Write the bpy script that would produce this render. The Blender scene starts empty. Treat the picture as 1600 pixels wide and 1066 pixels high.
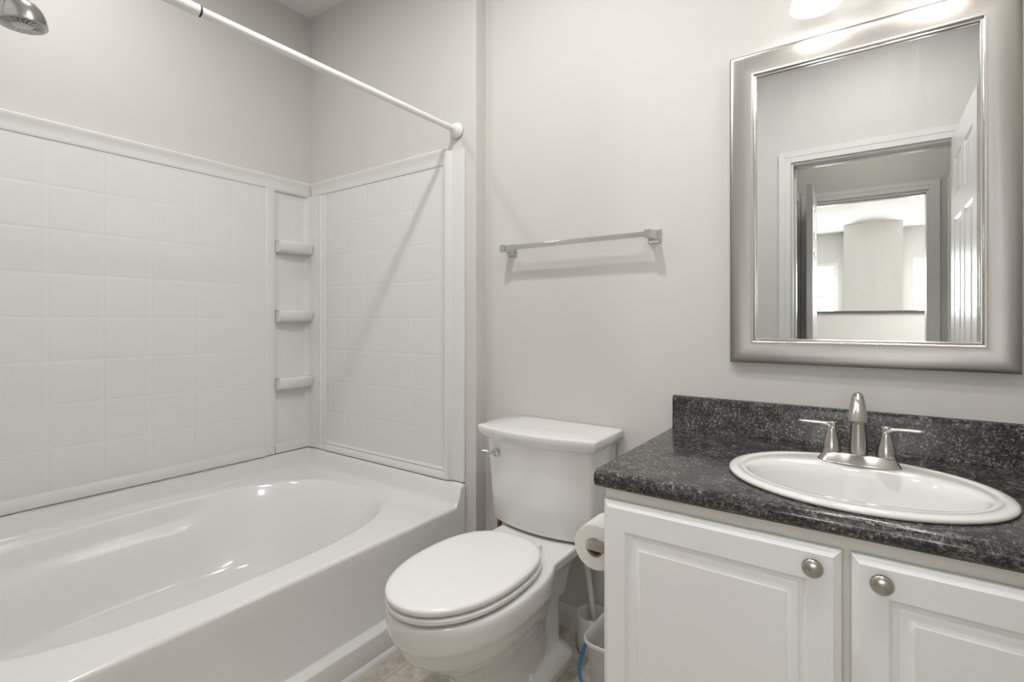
import bpy, bmesh, math, random
from mathutils import Vector, Matrix
random.seed(4)
C = bpy.context.scene.collection
PI = math.pi
R = math.radians
H = 1.11            # eye height

# ------------------------------------------------------------------ camera, world, lights, exposure
cam_d = bpy.data.cameras.new('camera'); cam = bpy.data.objects.new('camera', cam_d); C.objects.link(cam)
cam.location = (0, 0, H); cam.rotation_euler = (PI/2, 0, R(35.2))
cam_d.sensor_width = 36; cam_d.lens = 788/1600*36; cam_d.shift_y = -31/1600; cam_d.clip_start = 0.02
bpy.context.scene.camera = cam
vs = bpy.context.scene.view_settings
vs.view_transform = 'Standard'; vs.look = 'None'; vs.gamma = 1; vs.use_curve_mapping = False
vs.exposure = 1.3
W = bpy.data.worlds.new('world'); bpy.context.scene.world = W; W.use_nodes = True
bg = W.node_tree.nodes['Background']; bg.inputs[0].default_value = (0.93, 0.96, 1, 1); bg.inputs[1].default_value = 1.3

def lamp(name, kind, loc, energy, color=(1, 1, 1), size=0.1, rot=(0, 0, 0), size_y=None, spread=None):
    l = bpy.data.lights.new(name, kind); l.energy = energy; l.color = color
    if kind == 'AREA':
        l.size = size
        if size_y: l.shape = 'RECTANGLE'; l.size_y = size_y
        else: l.shape = 'DISK'
        if spread: l.spread = spread
    else: l.shadow_soft_size = size
    o = bpy.data.objects.new(name, l); C.objects.link(o); o.location = loc; o.rotation_euler = rot
    return o
CEIL_LAMP = (-0.84, 0.80)
lamp('ceiling_lamp_light', 'AREA', (CEIL_LAMP[0], CEIL_LAMP[1], 2.655), 5.3, (1, 0.995, 0.985), 0.09)
SHADES = (-0.108, 0.14)
for sx in SHADES:
    lamp('vanity_bulb_light', 'POINT', (sx, 1.50, 1.935), 0.5, (1, 0.96, 0.91), 0.036)
ENTRY_FILL = (0.02, 0.40)
lamp('entry_fill_light', 'AREA', (ENTRY_FILL[0], ENTRY_FILL[1], 2.655), 3.3, (1, 0.995, 0.985), 0.26)  # added soft fill to brighten the vanity doors, no known fixture there
TUB_FILL = (-1.88, 0.50)
lamp('tub_fill_light', 'AREA', (TUB_FILL[0], TUB_FILL[1], 2.665), 2.3, (1, 0.995, 0.985), 0.14)  # added to lift the tub side, no downlight known over the tub
lamp('vestibule_fill_light', 'POINT', (0.0, -0.85, 2.5), 1.8, (1, 0.97, 0.93), 0.08)  # unseen source added as ambient light for the vestibule
lamp('daylight_left_window', 'AREA', (-0.875, -7.70, 1.55), 42, (0.95, 0.98, 1), 0.74, (PI/2, 0, 0), 1.08)
lamp('daylight_right_window', 'AREA', (1.055, -7.70, 1.55), 42, (0.95, 0.98, 1), 0.74, (PI/2, 0, 0), 1.08)
lamp('bedroom_fill_light', 'POINT', (1.7, -3.6, 2.35), 64, (1, 0.98, 0.96), 0.12)  # added out of view to brighten the far room and the doorway

# ------------------------------------------------------------------ materials
def mat(name, col, rough=0.5, metal=0.0, coat=0.0, spec=0.5, bump=None, var=None, aniso=0.0):
    m = bpy.data.materials.new(name); m.use_nodes = True
    nt = m.node_tree; b = nt.nodes['Principled BSDF']
    b.inputs['Base Color'].default_value = (*col, 1); b.inputs['Roughness'].default_value = rough
    b.inputs['Metallic'].default_value = metal; b.inputs['Coat Weight'].default_value = coat
    b.inputs['Coat Roughness'].default_value = 0.05
    b.inputs['Specular IOR Level'].default_value = spec
    tc = nt.nodes.new('ShaderNodeTexCoord')
    if bump:
        n = nt.nodes.new('ShaderNodeTexNoise'); n.inputs['Scale'].default_value = bump[0]; n.inputs['Detail'].default_value = 3
        bp = nt.nodes.new('ShaderNodeBump'); bp.inputs['Strength'].default_value = bump[1]; bp.inputs['Distance'].default_value = 0.002
        nt.links.new(tc.outputs['Object'], n.inputs['Vector']); nt.links.new(n.outputs['Fac'], bp.inputs['Height'])
        nt.links.new(bp.outputs['Normal'], b.inputs['Normal'])
    if var:
        n = nt.nodes.new('ShaderNodeTexNoise'); n.inputs['Scale'].default_value = var[0]; n.inputs['Detail'].default_value = 4
        cr = nt.nodes.new('ShaderNodeValToRGB'); e = cr.color_ramp.elements
        e[0].position = 0.3; e[1].position = 0.7
        e[0].color = (*[c*(1-var[1]) for c in col], 1); e[1].color = (*[min(1, c*(1+var[1])) for c in col], 1)
        nt.links.new(tc.outputs['Object'], n.inputs['Vector']); nt.links.new(n.outputs['Fac'], cr.inputs['Fac'])
        nt.links.new(cr.outputs['Color'], b.inputs['Base Color'])
    return m

def emat(name, col, s):
    m = bpy.data.materials.new(name); m.use_nodes = True
    b = m.node_tree.nodes['Principled BSDF']; b.inputs['Base Color'].default_value = (0.8, 0.8, 0.78, 1); b.inputs['Roughness'].default_value = 0.3
    b.inputs['Emission Color'].default_value = (*col, 1); b.inputs['Emission Strength'].default_value = s
    return m

M = {}
M['wall'] = mat('greige_wall_paint', (0.655, 0.642, 0.612), 0.62, spec=0.3, bump=(160, 0.12), var=(1.2, 0.012))
M['ceil'] = mat('ceiling_paint', (0.82, 0.81, 0.79), 0.8, spec=0.2, bump=(90, 0.2))
M['trim'] = mat('white_trim_paint', (0.76, 0.755, 0.735), 0.3)
M['acrylic'] = mat('white_tub_acrylic', (0.80, 0.795, 0.785), 0.16, coat=0.3, bump=(2.5, 0.02))
M['surround'] = mat('white_surround_acrylic', (0.76, 0.755, 0.74), 0.25, coat=0.08, bump=(6, 0.02))
M['porcelain'] = mat('white_porcelain', (0.83, 0.825, 0.81), 0.08, coat=0.5)
M['seat'] = mat('white_seat_plastic', (0.86, 0.855, 0.84), 0.22)
M['cab'] = mat('white_thermofoil', (0.88, 0.885, 0.88), 0.33)
M['frame_white'] = mat('cream_cabinet_frame', (0.78, 0.765, 0.715), 0.4)
M['rod'] = mat('white_rod_enamel', (0.86, 0.855, 0.84), 0.25)
M['black'] = mat('dark_gap', (0.02, 0.02, 0.02), 0.6)
M['chrome'] = mat('chrome', (0.60, 0.60, 0.595), 0.07, 1.0)
M['satin_chrome'] = mat('satin_chrome', (0.50, 0.50, 0.49), 0.2, 1.0)
M['paper'] = mat('toilet_paper', (0.82, 0.80, 0.76), 0.95, spec=0.1, bump=(300, 0.3))
M['card'] = mat('cardboard_core', (0.32, 0.24, 0.17), 0.9)
M['plastic'] = mat('grey_white_plastic', (0.74, 0.73, 0.70), 0.4)
M['blue'] = mat('blue_plastic', (0.03, 0.16, 0.36), 0.4)
M['bristle'] = mat('white_bristle', (0.7, 0.7, 0.68), 0.9)
M['copper'] = mat('brown_supply_pipe', (0.20, 0.10, 0.06), 0.4, 0.3)
M['darkcap'] = mat('dark_ledge_cap', (0.12, 0.11, 0.11), 0.4)
M['halfwall'] = mat('white_half_wall', (0.82, 0.82, 0.81), 0.6)
M['shade'] = emat('frosted_glass_shade', (1, 0.95, 0.88), 0.6)
M['carpet'] = mat('beige_carpet', (0.42, 0.38, 0.33), 0.95, spec=0.1, bump=(400, 0.5), var=(90, 0.1))

def brushed(name, col, rough, sc):
    m = mat(name, col, rough, 1.0); nt = m.node_tree; b = nt.nodes['Principled BSDF']
    tc = nt.nodes.new('ShaderNodeTexCoord'); mp = nt.nodes.new('ShaderNodeMapping'); mp.inputs['Scale'].default_value = sc
    n = nt.nodes.new('ShaderNodeTexNoise'); n.inputs['Scale'].default_value = 1; n.inputs['Detail'].default_value = 3
    mr = nt.nodes.new('ShaderNodeMapRange'); mr.inputs['To Min'].default_value = rough-0.02; mr.inputs['To Max'].default_value = rough+0.03
    bp = nt.nodes.new('ShaderNodeBump'); bp.inputs['Strength'].default_value = 0.01; bp.inputs['Distance'].default_value = 0.0001
    nt.links.new(tc.outputs['Object'], mp.inputs['Vector']); nt.links.new(mp.outputs[0], n.inputs['Vector'])
    nt.links.new(n.outputs['Fac'], mr.inputs['Value']); nt.links.new(mr.outputs[0], b.inputs['Roughness'])
    nt.links.new(n.outputs['Fac'], bp.inputs['Height']); nt.links.new(bp.outputs[0], b.inputs['Normal'])
    return m
M['nickel'] = brushed('brushed_nickel', (0.47, 0.45, 0.42), 0.25, (60, 60, 600))
M['frame_metal'] = brushed('brushed_pewter_frame', (0.33, 0.31, 0.29), 0.34, (30, 30, 30))
M['bead'] = mat('polished_pewter_bead', (0.68, 0.66, 0.63), 0.18, 1.0)

def granite():
    m = bpy.data.materials.new('black_grey_laminate'); m.use_nodes = True; nt = m.node_tree; b = nt.nodes['Principled BSDF']
    tc = nt.nodes.new('ShaderNodeTexCoord')
    def noise(scale, det, dist=0.0, ro=0.6):
        n = nt.nodes.new('ShaderNodeTexNoise'); n.inputs['Scale'].default_value = scale; n.inputs['Detail'].default_value = det
        n.inputs['Distortion'].default_value = dist; n.inputs['Roughness'].default_value = ro
        nt.links.new(tc.outputs['Object'], n.inputs['Vector']); return n
    def ramp(src, stops):
        cr = nt.nodes.new('ShaderNodeValToRGB'); e = cr.color_ramp.elements
        while len(e) < len(stops): e.new(0.5)
        for i, (p, c) in enumerate(stops): e[i].position = p; e[i].color = (*c, 1)
        nt.links.new(src, cr.inputs['Fac']); return cr
    n1 = noise(170, 4, 0.7, 0.7)
    r1 = ramp(n1.outputs['Fac'], [(0.36, (0.006, 0.006, 0.007)), (0.47, (0.030, 0.029, 0.030)), (0.56, (0.095, 0.091, 0.088)), (0.66, (0.27, 0.26, 0.25))])
    n2 = noise(28, 3, 0.6)
    r2 = ramp(n2.outputs['Fac'], [(0.40, (0.5, 0.5, 0.5)), (0.62, (1.4, 1.38, 1.34))])
    mx = nt.nodes.new('ShaderNodeMix'); mx.data_type = 'RGBA'; mx.blend_type = 'MULTIPLY'; mx.inputs[0].default_value = 1
    nt.links.new(r1.outputs[0], mx.inputs[6]); nt.links.new(r2.outputs[0], mx.inputs[7])
    v = nt.nodes.new('ShaderNodeTexVoronoi'); v.inputs['Scale'].default_value = 260
    nt.links.new(tc.outputs['Object'], v.inputs['Vector'])
    r3 = ramp(v.outputs['Distance'], [(0.10, (0.30, 0.29, 0.28)), (0.22, (0, 0, 0))])
    n4 = noise(60, 2); r4 = ramp(n4.outputs['Fac'], [(0.55, (0, 0, 0)), (0.66, (1, 1, 1))])
    ml = nt.nodes.new('ShaderNodeMix'); ml.data_type = 'RGBA'; ml.blend_type = 'MULTIPLY'; ml.inputs[0].default_value = 1
    nt.links.new(r3.outputs[0], ml.inputs[6]); nt.links.new(r4.outputs[0], ml.inputs[7])
    ad = nt.nodes.new('ShaderNodeMix'); ad.data_type = 'RGBA'; ad.blend_type = 'ADD'; ad.inputs[0].default_value = 1
    nt.links.new(mx.outputs[2], ad.inputs[6]); nt.links.new(ml.outputs[2], ad.inputs[7])
    nt.links.new(ad.outputs[2], b.inputs['Base Color'])
    b.inputs['Roughness'].default_value = 0.17; b.inputs['Specular IOR Level'].default_value = 0.6
    return m
M['granite'] = granite()

def floor_mat():
    m = mat('beige_mottled_floor_tile', (0.42, 0.37, 0.30), 0.4); nt = m.node_tree; b = nt.nodes['Principled BSDF']
    tc = nt.nodes.new('ShaderNodeTexCoord'); n = nt.nodes.new('ShaderNodeTexNoise'); n.inputs['Scale'].default_value = 22; n.inputs['Detail'].default_value = 8; n.inputs['Roughness'].default_value = 0.7
    cr = nt.nodes.new('ShaderNodeValToRGB'); e = cr.color_ramp.elements
    e[0].position = 0.33; e[0].color = (0.40, 0.345, 0.275, 1); e[1].position = 0.60; e[1].color = (0.66, 0.61, 0.53, 1)
    br = nt.nodes.new('ShaderNodeTexBrick'); br.offset = 0; br.inputs['Scale'].default_value = 1; br.inputs['Brick Width'].default_value = 0.305; br.inputs['Row Height'].default_value = 0.305
    br.inputs['Mortar Size'].default_value = 0.0035; br.inputs['Mortar'].default_value = (0.46, 0.41, 0.34, 1)
    nt.links.new(tc.outputs['Object'], n.inputs['Vector']); nt.links.new(n.outputs['Fac'], cr.inputs['Fac'])
    nt.links.new(tc.outputs['Object'], br.inputs['Vector'])
    nt.links.new(cr.outputs[0], br.inputs['Color1']); nt.links.new(cr.outputs[0], br.inputs['Color2'])
    nt.links.new(br.outputs['Color'], b.inputs['Base Color'])
    return m
M['floor'] = floor_mat()

def mirror_mat():
    m = mat('silvered_mirror_glass', (0.72, 0.74, 0.735), 0.0, 1.0); nt = m.node_tree; b = nt.nodes['Principled BSDF']
    out = nt.nodes['Material Output']
    d = nt.nodes.new('ShaderNodeBsdfDiffuse'); d.inputs['Color'].default_value = (0.8, 0.8, 0.8, 1)
    tc = nt.nodes.new('ShaderNodeTexCoord'); mp = nt.nodes.new('ShaderNodeMapping'); mp.inputs['Rotation'].default_value = (0, R(35), 0); mp.inputs['Scale'].default_value = (14, 1, 4)
    n = nt.nodes.new('ShaderNodeTexNoise'); n.inputs['Scale'].default_value = 1.0; n.inputs['Detail'].default_value = 4; n.inputs['Distortion'].default_value = 1.6
    cr = nt.nodes.new('ShaderNodeValToRGB'); e = cr.color_ramp.elements; e[0].position = 0.5; e[0].color = (0.015, 0.015, 0.015, 1); e[1].position = 0.8; e[1].color = (0.09, 0.09, 0.09, 1)
    mx = nt.nodes.new('ShaderNodeMixShader')
    nt.links.new(tc.outputs['Object'], mp.inputs[0]); nt.links.new(mp.outputs[0], n.inputs['Vector']); nt.links.new(n.outputs['Fac'], cr.inputs[0])
    nt.links.new(cr.outputs[0], mx.inputs[0]); nt.links.new(b.outputs[0], mx.inputs[1]); nt.links.new(d.outputs[0], mx.inputs[2]); nt.links.new(mx.outputs[0], out.inputs[0])
    return m
M['mirror'] = mirror_mat()
def glass_mat():
    m = bpy.data.materials.new('window_glass'); m.use_nodes = True; nt = m.node_tree
    b = nt.nodes['Principled BSDF']; out = nt.nodes['Material Output']
    b.inputs['Roughness'].default_value = 0.02; b.inputs['Base Color'].default_value = (0.8, 0.82, 0.82, 1)
    t = nt.nodes.new('ShaderNodeBsdfTransparent'); mx = nt.nodes.new('ShaderNodeMixShader'); mx.inputs[0].default_value = 0.08
    nt.links.new(t.outputs[0], mx.inputs[1]); nt.links.new(b.outputs[0], mx.inputs[2]); nt.links.new(mx.outputs[0], out.inputs[0])
    return m
M['glass'] = glass_mat()

# ------------------------------------------------------------------ mesh helpers
def BM(): return bmesh.new()
def obj(name, bm, m, parent=None, smooth=True, bevel=None, loc=None, auto=35):
    bmesh.ops.recalc_face_normals(bm, faces=bm.faces)
    me = bpy.data.meshes.new(name)
    if smooth:
        for f in bm.faces: f.smooth = True
        for e in bm.edges:
            if len(e.link_faces) == 2 and e.calc_face_angle(0) > R(auto): e.smooth = False
    bm.to_mesh(me); bm.free()
    o = bpy.data.objects.new(name, me); C.objects.link(o)
    for mm in (m if isinstance(m, (list, tuple)) else [m]): me.materials.append(mm)
    if parent: o.parent = parent
    if loc: o.location = loc
    if bevel:
        bv = o.modifiers.new('bevel', 'BEVEL'); bv.width = bevel; bv.segments = 3; bv.limit_method = 'ANGLE'; bv.angle_limit = R(30); bv.harden_normals = True
    return o
def tag(o, label, cat, group=None):
    o['label'] = label; o['category'] = cat
    if group: o['group'] = group
    return o
def thing(name, label, cat, loc=(0, 0, 0), group=None, rz=0):
    o = bpy.data.objects.new(name, None); C.objects.link(o); o.location = loc; o.rotation_euler = (0, 0, rz)
    o.empty_display_size = 0.05
    return tag(o, label, cat, group)
def struct(name, bm, m, parent=None, smooth=False, bevel=None):
    o = obj(name, bm, m, parent, smooth, bevel)
    if not parent: o['kind'] = 'structure'
    return o
def box(bm, x0, x1, y0, y1, z0, z1):
    v = [bm.verts.new((x, y, z)) for x in (x0, x1) for y in (y0, y1) for z in (z0, z1)]
    for f in ((0, 1, 3, 2), (4, 6, 7, 5), (0, 4, 5, 1), (2, 3, 7, 6), (0, 2, 6, 4), (1, 5, 7, 3)):
        bm.faces.new([v[i] for i in f])
    return v
def B(*a):
    bm = BM(); box(bm, *a); return bm
def loft(bm, rings, cap0=True, cap1=True, closed=True):
    vr = [[bm.verts.new(p) for p in r] for r in rings]
    n = len(vr[0])
    for a, b in zip(vr, vr[1:]):
        for i in range(n if closed else n-1):
            j = (i+1) % n
            bm.faces.new((a[i], a[j], b[j], b[i]))
    if cap0: bm.faces.new(vr[0][::-1])
    if cap1: bm.faces.new(vr[-1])
    return vr
def lathe(bm, prof, org=(0, 0, 0), axis='z', n=40, cap0=True, cap1=True):
    rings = []
    for r, h in prof:
        ring = []
        for i in range(n):
            a = 2*PI*i/n; u, w = r*math.cos(a), r*math.sin(a)
            p = {'z': (u, w, h), 'y': (u, h, w), 'x': (h, u, w)}[axis]
            ring.append(Vector(p)+Vector(org))
        rings.append(ring)
    return loft(bm, rings, cap0, cap1)
def tube(bm, pts, rad, n=20, caps=True, flat=None):
    pts = [Vector(p) for p in pts]
    if not isinstance(rad, (list, tuple)): rad = [rad]*len(pts)
    rings = []; up = None
    for i, p in enumerate(pts):
        t = (pts[min(i+1, len(pts)-1)]-pts[max(i-1, 0)]).normalized()
        if up is None:
            up = Vector((0, 0, 1)) if abs(t.z) < 0.9 else Vector((1, 0, 0))
        s = t.cross(up).normalized(); up = s.cross(t).normalized()
        k = flat[i] if flat else 1.0
        rings.append([p+rad[i]*(s*math.cos(2*PI*j/n)+up*k*math.sin(2*PI*j/n)) for j in range(n)])
    return loft(bm, rings, caps, caps)
def spline(pts, n=8):
    P = [Vector(p) for p in pts]; P = [P[0]*2-P[1]]+P+[P[-1]*2-P[-2]]; out = []
    for i in range(1, len(P)-2):
        for k in range(n):
            t = k/n; a, b, c, d = P[i-1:i+3]
            out.append(0.5*((2*b)+(c-a)*t+(2*a-5*b+4*c-d)*t*t+(3*b-a-3*c+d)*t**3))
    out.append(P[-2]); return out
def rrect(w, d, r, n=6, z=0.0, cx=0, cy=0):
    pts = []
    for qx, qy, a0 in ((1, 1, 0), (-1, 1, 90), (-1, -1, 180), (1, -1, 270)):
        for k in range(n+1):
            a = R(a0+90*k/n); pts.append((cx+qx*(w-r)+r*math.cos(a), cy+qy*(d-r)+r*math.sin(a), z))
    return pts
def egg(w, yf, yb, ym, z, n=56, eb=3.2, ef=2.1):
    pts = []
    for i in range(n):
        a = 2*PI*i/n; cs, sn = math.cos(a), math.sin(a)
        e = eb if sn > 0 else ef
        x = w*math.copysign(abs(cs)**(2/e), cs); s = math.copysign(abs(sn)**(2/e), sn)
        pts.append((x, ym+(yb-ym)*s if sn > 0 else ym+(ym-yf)*s, z))
    return pts
def panel_face(bm, u0, u1, v0, v1, panels, rings, f, edge=None, edge_d=0.0):
    """front of a panelled door: rectangle with recessed / raised panel fields; f(u, v, depth) -> point"""
    us = sorted({u0, u1, *[p[0] for p in panels], *[p[1] for p in panels]})
    vv = sorted({v0, v1, *[p[2] for p in panels], *[p[3] for p in panels]})
    for a, b in zip(us, us[1:]):
        for c, d in zip(vv, vv[1:]):
            hit = [p for p in panels if p[0] <= a+1e-6 and p[1] >= b-1e-6 and p[2] <= c+1e-6 and p[3] >= d-1e-6]
            if not hit:
                bm.faces.new([bm.verts.new(f(*q, 0)) for q in ((a, c), (b, c), (b, d), (a, d))])
    for p in panels:
        rr = []
        for ins, dep in rings:
            rr.append([f(p[0]+ins, p[2]+ins, dep), f(p[1]-ins, p[2]+ins, dep), f(p[1]-ins, p[3]-ins, dep), f(p[0]+ins, p[3]-ins, dep)])
        loft(bm, rr, False, True)
    if edge:
        per = [(u, v0) for u in us[:-1]]+[(u1, v) for v in vv[:-1]]+[(u, v1) for u in us[:0:-1]]+[(u0, v) for v in vv[:0:-1]]
        q = lambda w, lo, hi, e: w-e if w == lo else w+e if w == hi else w
        loft(bm, [[f(q(u, u0, u1, e), q(v, v0, v1, e), d) for u, v in per] for e, d in edge], False, False)
    bmesh.ops.remove_doubles(bm, verts=bm.verts, dist=1e-5)

# ------------------------------------------------------------------ key planes
XL = -2.40      # left wall
YT = 1.56       # tub end wall
YW = 1.62       # toilet / vanity wall
XR = 0.456      # right wall
YF = -0.174     # wall with the doorway, bath side
XC = -1.275     # corner between tub end wall and toilet wall
ZC = 2.70
Y2 = -1.40      # far wall of the vestibule
OPL, OPR = -0.372, 0.385

# ------------------------------------------------------------------ room shell
struct('floor', B(XL-0.1, XR+0.1, -1.40, YW+0.1, -0.05, 0), M['floor'])
struct('ceiling', B(XL-0.1, XR+0.1, -1.5, YW+0.1, ZC, ZC+0.05), M['ceil'])
struct('wall_left', B(XL-0.1, XL, YF-0.12, YW+0.1, 0, ZC), M['wall'])
struct('wall_back', B(XC-0.05, XR+0.1, YW, YW+0.1, 0, ZC), M['wall'])
struct('wall_tub_end', B(XL, XC, YT, YW+0.1, 0, ZC), M['wall'])
struct('wall_right', B(XR, XR+0.1, YF-0.12, YW, 0, ZC), M['wall'])
struct('wall_shower_end', B(XL, XC, YF, 0.0, 0, ZC), M['wall'])
bm = BM(); box(bm, XL, OPL, YF-0.12, YF, 0, ZC); box(bm, OPR, XR, YF-0.12, YF, 0, ZC); box(bm, OPL, OPR, YF-0.12, YF, 2.045, ZC)
struct('wall_front', bm, M['wall'])
# vestibule
bm = BM(); box(bm, -0.55, -0.451, -0.45, YF-0.12, 0, ZC); box(bm, -0.55, -0.451, Y2, -1.25, 0, ZC); box(bm, -0.55, -0.451, -1.25, -0.45, 2.03, ZC)
struct('wall_vestibule_left', bm, M['wall'])
struct('wall_vestibule_right', B(XR, XR+0.1, Y2, YF-0.12, 0, ZC), M['wall'])
bm = BM(); box(bm, -3.0, -0.37, Y2-0.12, Y2, 0, ZC); box(bm, 0.352, 3.0, Y2-0.12, Y2, 0, ZC); box(bm, -0.37, 0.352, Y2-0.12, Y2, 2.045, ZC)
struct('wall_vestibule_far', bm, M['wall'])
bm = BM(); box(bm, -1.3, -1.25, Y2, YF-0.12, 0, ZC)
struct('wall_closet', bm, M['wall'])
# bedroom
struct('floor_bedroom', B(-3.0, 3.0, -7.7, -1.40, -0.05, 0), M['carpet'])
struct('ceiling_bedroom', B(-3.0, 3.0, -7.7, -1.5, ZC, ZC+0.05), M['ceil'])
struct('wall_bedroom_left', B(-3.1, -3.0, -7.7, -1.4, 0, ZC), M['wall'])
struct('wall_bedroom_right', B(3.0, 3.1, -7.7, -1.4, 0, ZC), M['wall'])
WL, WR = (-1.25, -0.50), (0.68, 1.43)
bm = BM()
for a, b in ((-3.0, WL[0]), (WL[1], WR[0]), (WR[1], 3.0)): box(bm, a, b, -7.72, -7.6, 0, ZC)
for a, b in (WL, WR): box(bm, a, b, -7.72, -7.6, 0, 1.0); box(bm, a, b, -7.72, -7.6, 2.10, ZC)
struct('wall_bedroom_far', bm, M['wall'])
struct('wall_chimney_breast', B(-0.33, 0.453, -7.6, -6.80, 0, ZC), M['wall'])
for i, (a, b) in enumerate((WL, WR)):
    bm = BM(); w = 0.06
    box(bm, a-w, a, -7.6, -7.575, 0.94, 2.16); box(bm, b, b+w, -7.6, -7.575, 0.94, 2.16)
    box(bm, a, b, -7.6, -7.575, 2.10, 2.16); box(bm, a, b, -7.6, -7.575, 0.94, 1.0)
    box(bm, a, b, -7.66, -7.63, 1.53, 1.57)
    o = struct('window_%d' % (i+1), bm, M['trim'])
    obj('window_pane', B(a, b, -7.668, -7.662, 1.0, 2.10), M['glass'], o, False)
struct('wall_half_height', B(-1.4, 2.6, -4.92, -4.80, 0, 1.215), M['halfwall'])
struct('trim_ledge_cap', B(-1.42, 2.62, -4.95, -4.77, 1.215, 1.245), M['darkcap'], bevel=0.004)

# casings: profile swept as three boards with a raised outer band
def casing(name, x0, x1, ztop, y, sgn, w=0.062):
    bm = BM(); t = 0.014*sgn; t2 = 0.012*sgn
    for (a, b) in ((x0-w, x0), (x1, x1+w)):
        box(bm, a, b, *sorted((y, y+t2)), 0, ztop+w)
        oa, ob = (a, a+0.03) if a < x0 else (b-0.03, b)
        box(bm, oa, ob, *sorted((y+t2, y+t)), 0, ztop+w)
    box(bm, x0, x1, *sorted((y, y+t2)), ztop, ztop+w)
    box(bm, x0-w+0.03, x1+w-0.03, *sorted((y+t2, y+t)), ztop+w-0.03, ztop+w)
    return struct(name, bm, M['trim'], bevel=0.002)
casing('trim_1', OPL, OPR, 2.045, YF, 1)
casing('trim_2', OPL, OPR, 2.045, YF-0.12, -1)
casing('trim_3', -0.37, 0.352, 2.045, Y2, 1)
def jamb(name, x0, x1, ya, yb, z):
    bm = BM(); t = 0.012
    box(bm, x0, x0+t, ya, yb, 0, z); box(bm, x1-t, x1, ya, yb, 0, z); box(bm, x0+t, x1-t, ya, yb, z-t, z)
    ym = (ya+yb)/2-0.02
    box(bm, x0+t, x0+t+0.010, ym-0.02, ym+0.02, 0, z-t); box(bm, x0+t, x1-t, ym-0.02, ym+0.02, z-t-0.010, z-t)
    return struct(name, bm, M['trim'], bevel=0.0015)
jamb('trim_4', OPL, OPR, YF-0.12, YF, 2.045)
jamb('trim_5', -0.37, 0.352, Y2-0.12, Y2, 2.045)
# casing round the closet opening in the vestibule
bm = BM(); w = 0.06; xx = (-0.451, -0.438)
box(bm, *xx, -0.45, -0.39, 0, 2.09); box(bm, *xx, -1.31, -1.25, 0, 2.09); box(bm, *xx, -1.25, -0.45, 2.03, 2.09)
struct('trim_6', bm, M['trim'], bevel=0.002)
# casing of the closed door on the right of the vestibule
bm = BM(); xx = (XR-0.013, XR)
box(bm, *xx, -0.50, -0.44, 0, 2.09); box(bm, *xx, -1.30, -1.24, 0, 2.09); box(bm, *xx, -1.24, -0.50, 2.03, 2.09)
struct('trim_7', bm, M['trim'], bevel=0.002)

def six_panel(w, h, t, f_front, f_back):
    """panels as (u0,u1,v0,v1)"""
    st, ml = 0.105, 0.09; cw = (w-2*st-ml)/2
    cols = [(st, st+cw), (st+cw+ml, w-st)]
    rows = [(0.22, 0.80), (0.93, 1.60), (1.70, 1.90)]
    panels = [(a, b, c, d) for a, b in cols for c, d in rows]
    rings = [(0, 0), (0.010, -0.006), (0.020, -0.006), (0.040, 0.0), (0.043, 0.0)]
    bm = BM()
    panel_face(bm, 0, w, 0, h, panels, rings, f_front, edge=[(0, 0), (0, -t)])
    panel_face(bm, 0, w, 0, h, panels, rings, f_back)
    bmesh.ops.remove_doubles(bm, verts=bm.verts, dist=1e-5)
    return bm
def knob_set(parent, loc, axis):
    bm = BM()
    s = Vector({'x': (1, 0, 0), 'y': (0, 1, 0)}[axis])
    for k in (1, -1):
        prof = [(0.032, 0.0), (0.032, 0.006), (0.013, 0.010), (0.011, 0.032), (0.022, 0.040), (0.027, 0.052), (0.022, 0.064), (0.006, 0.068)]
        lathe(bm, [(r, k*(h+0.0175)) for r, h in prof], loc, axis, 24)
    return obj('door_knob', bm, M['nickel'], parent)
# bathroom door, swung into the room, hinged at the right jamb
HX = OPR-0.004
o = struct('door_1', six_panel(0.735, 2.02, 0.035,
    lambda u, v, d: (HX-0.035-d, YF+0.02+u, 0.012+v), lambda u, v, d: (HX+d, YF+0.02+u, 0.012+v)), M['trim'])
knob_set(o, (HX-0.0175, YF+0.02+0.675, 0.95), 'x')
bm = BM()
for z in (0.25, 1.02, 1.80): tube(bm, [(HX+0.002, YF+0.012, z-0.045), (HX+0.002, YF+0.012, z+0.045)], 0.006, 12)
obj('hinge', bm, M['nickel'], o)
# bedroom door, swung into the vestibule, hinged at the left jamb, nearly square to the wall
ang = R(88); hx, hy = -0.325, Y2+0.022; ux, uy = math.cos(ang), math.sin(ang); nx, ny = -uy, ux
o = struct('door_2', six_panel(0.68, 2.02, 0.035,
    lambda u, v, d: (hx+ux*u+nx*-d, hy+uy*u+ny*-d, 0.012+v), lambda u, v, d: (hx+ux*u+nx*(0.035+d), hy+uy*u+ny*(0.035+d), 0.012+v)), M['trim'])
# closed door in the right wall of the vestibule
o = struct('door_3', six_panel(0.74, 2.02, 0.01,
    lambda u, v, d: (XR-0.010-d, -1.24+u, 0.008+v), lambda u, v, d: (XR-0.001, -1.24+u, 0.008+v)), M['trim'])

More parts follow.
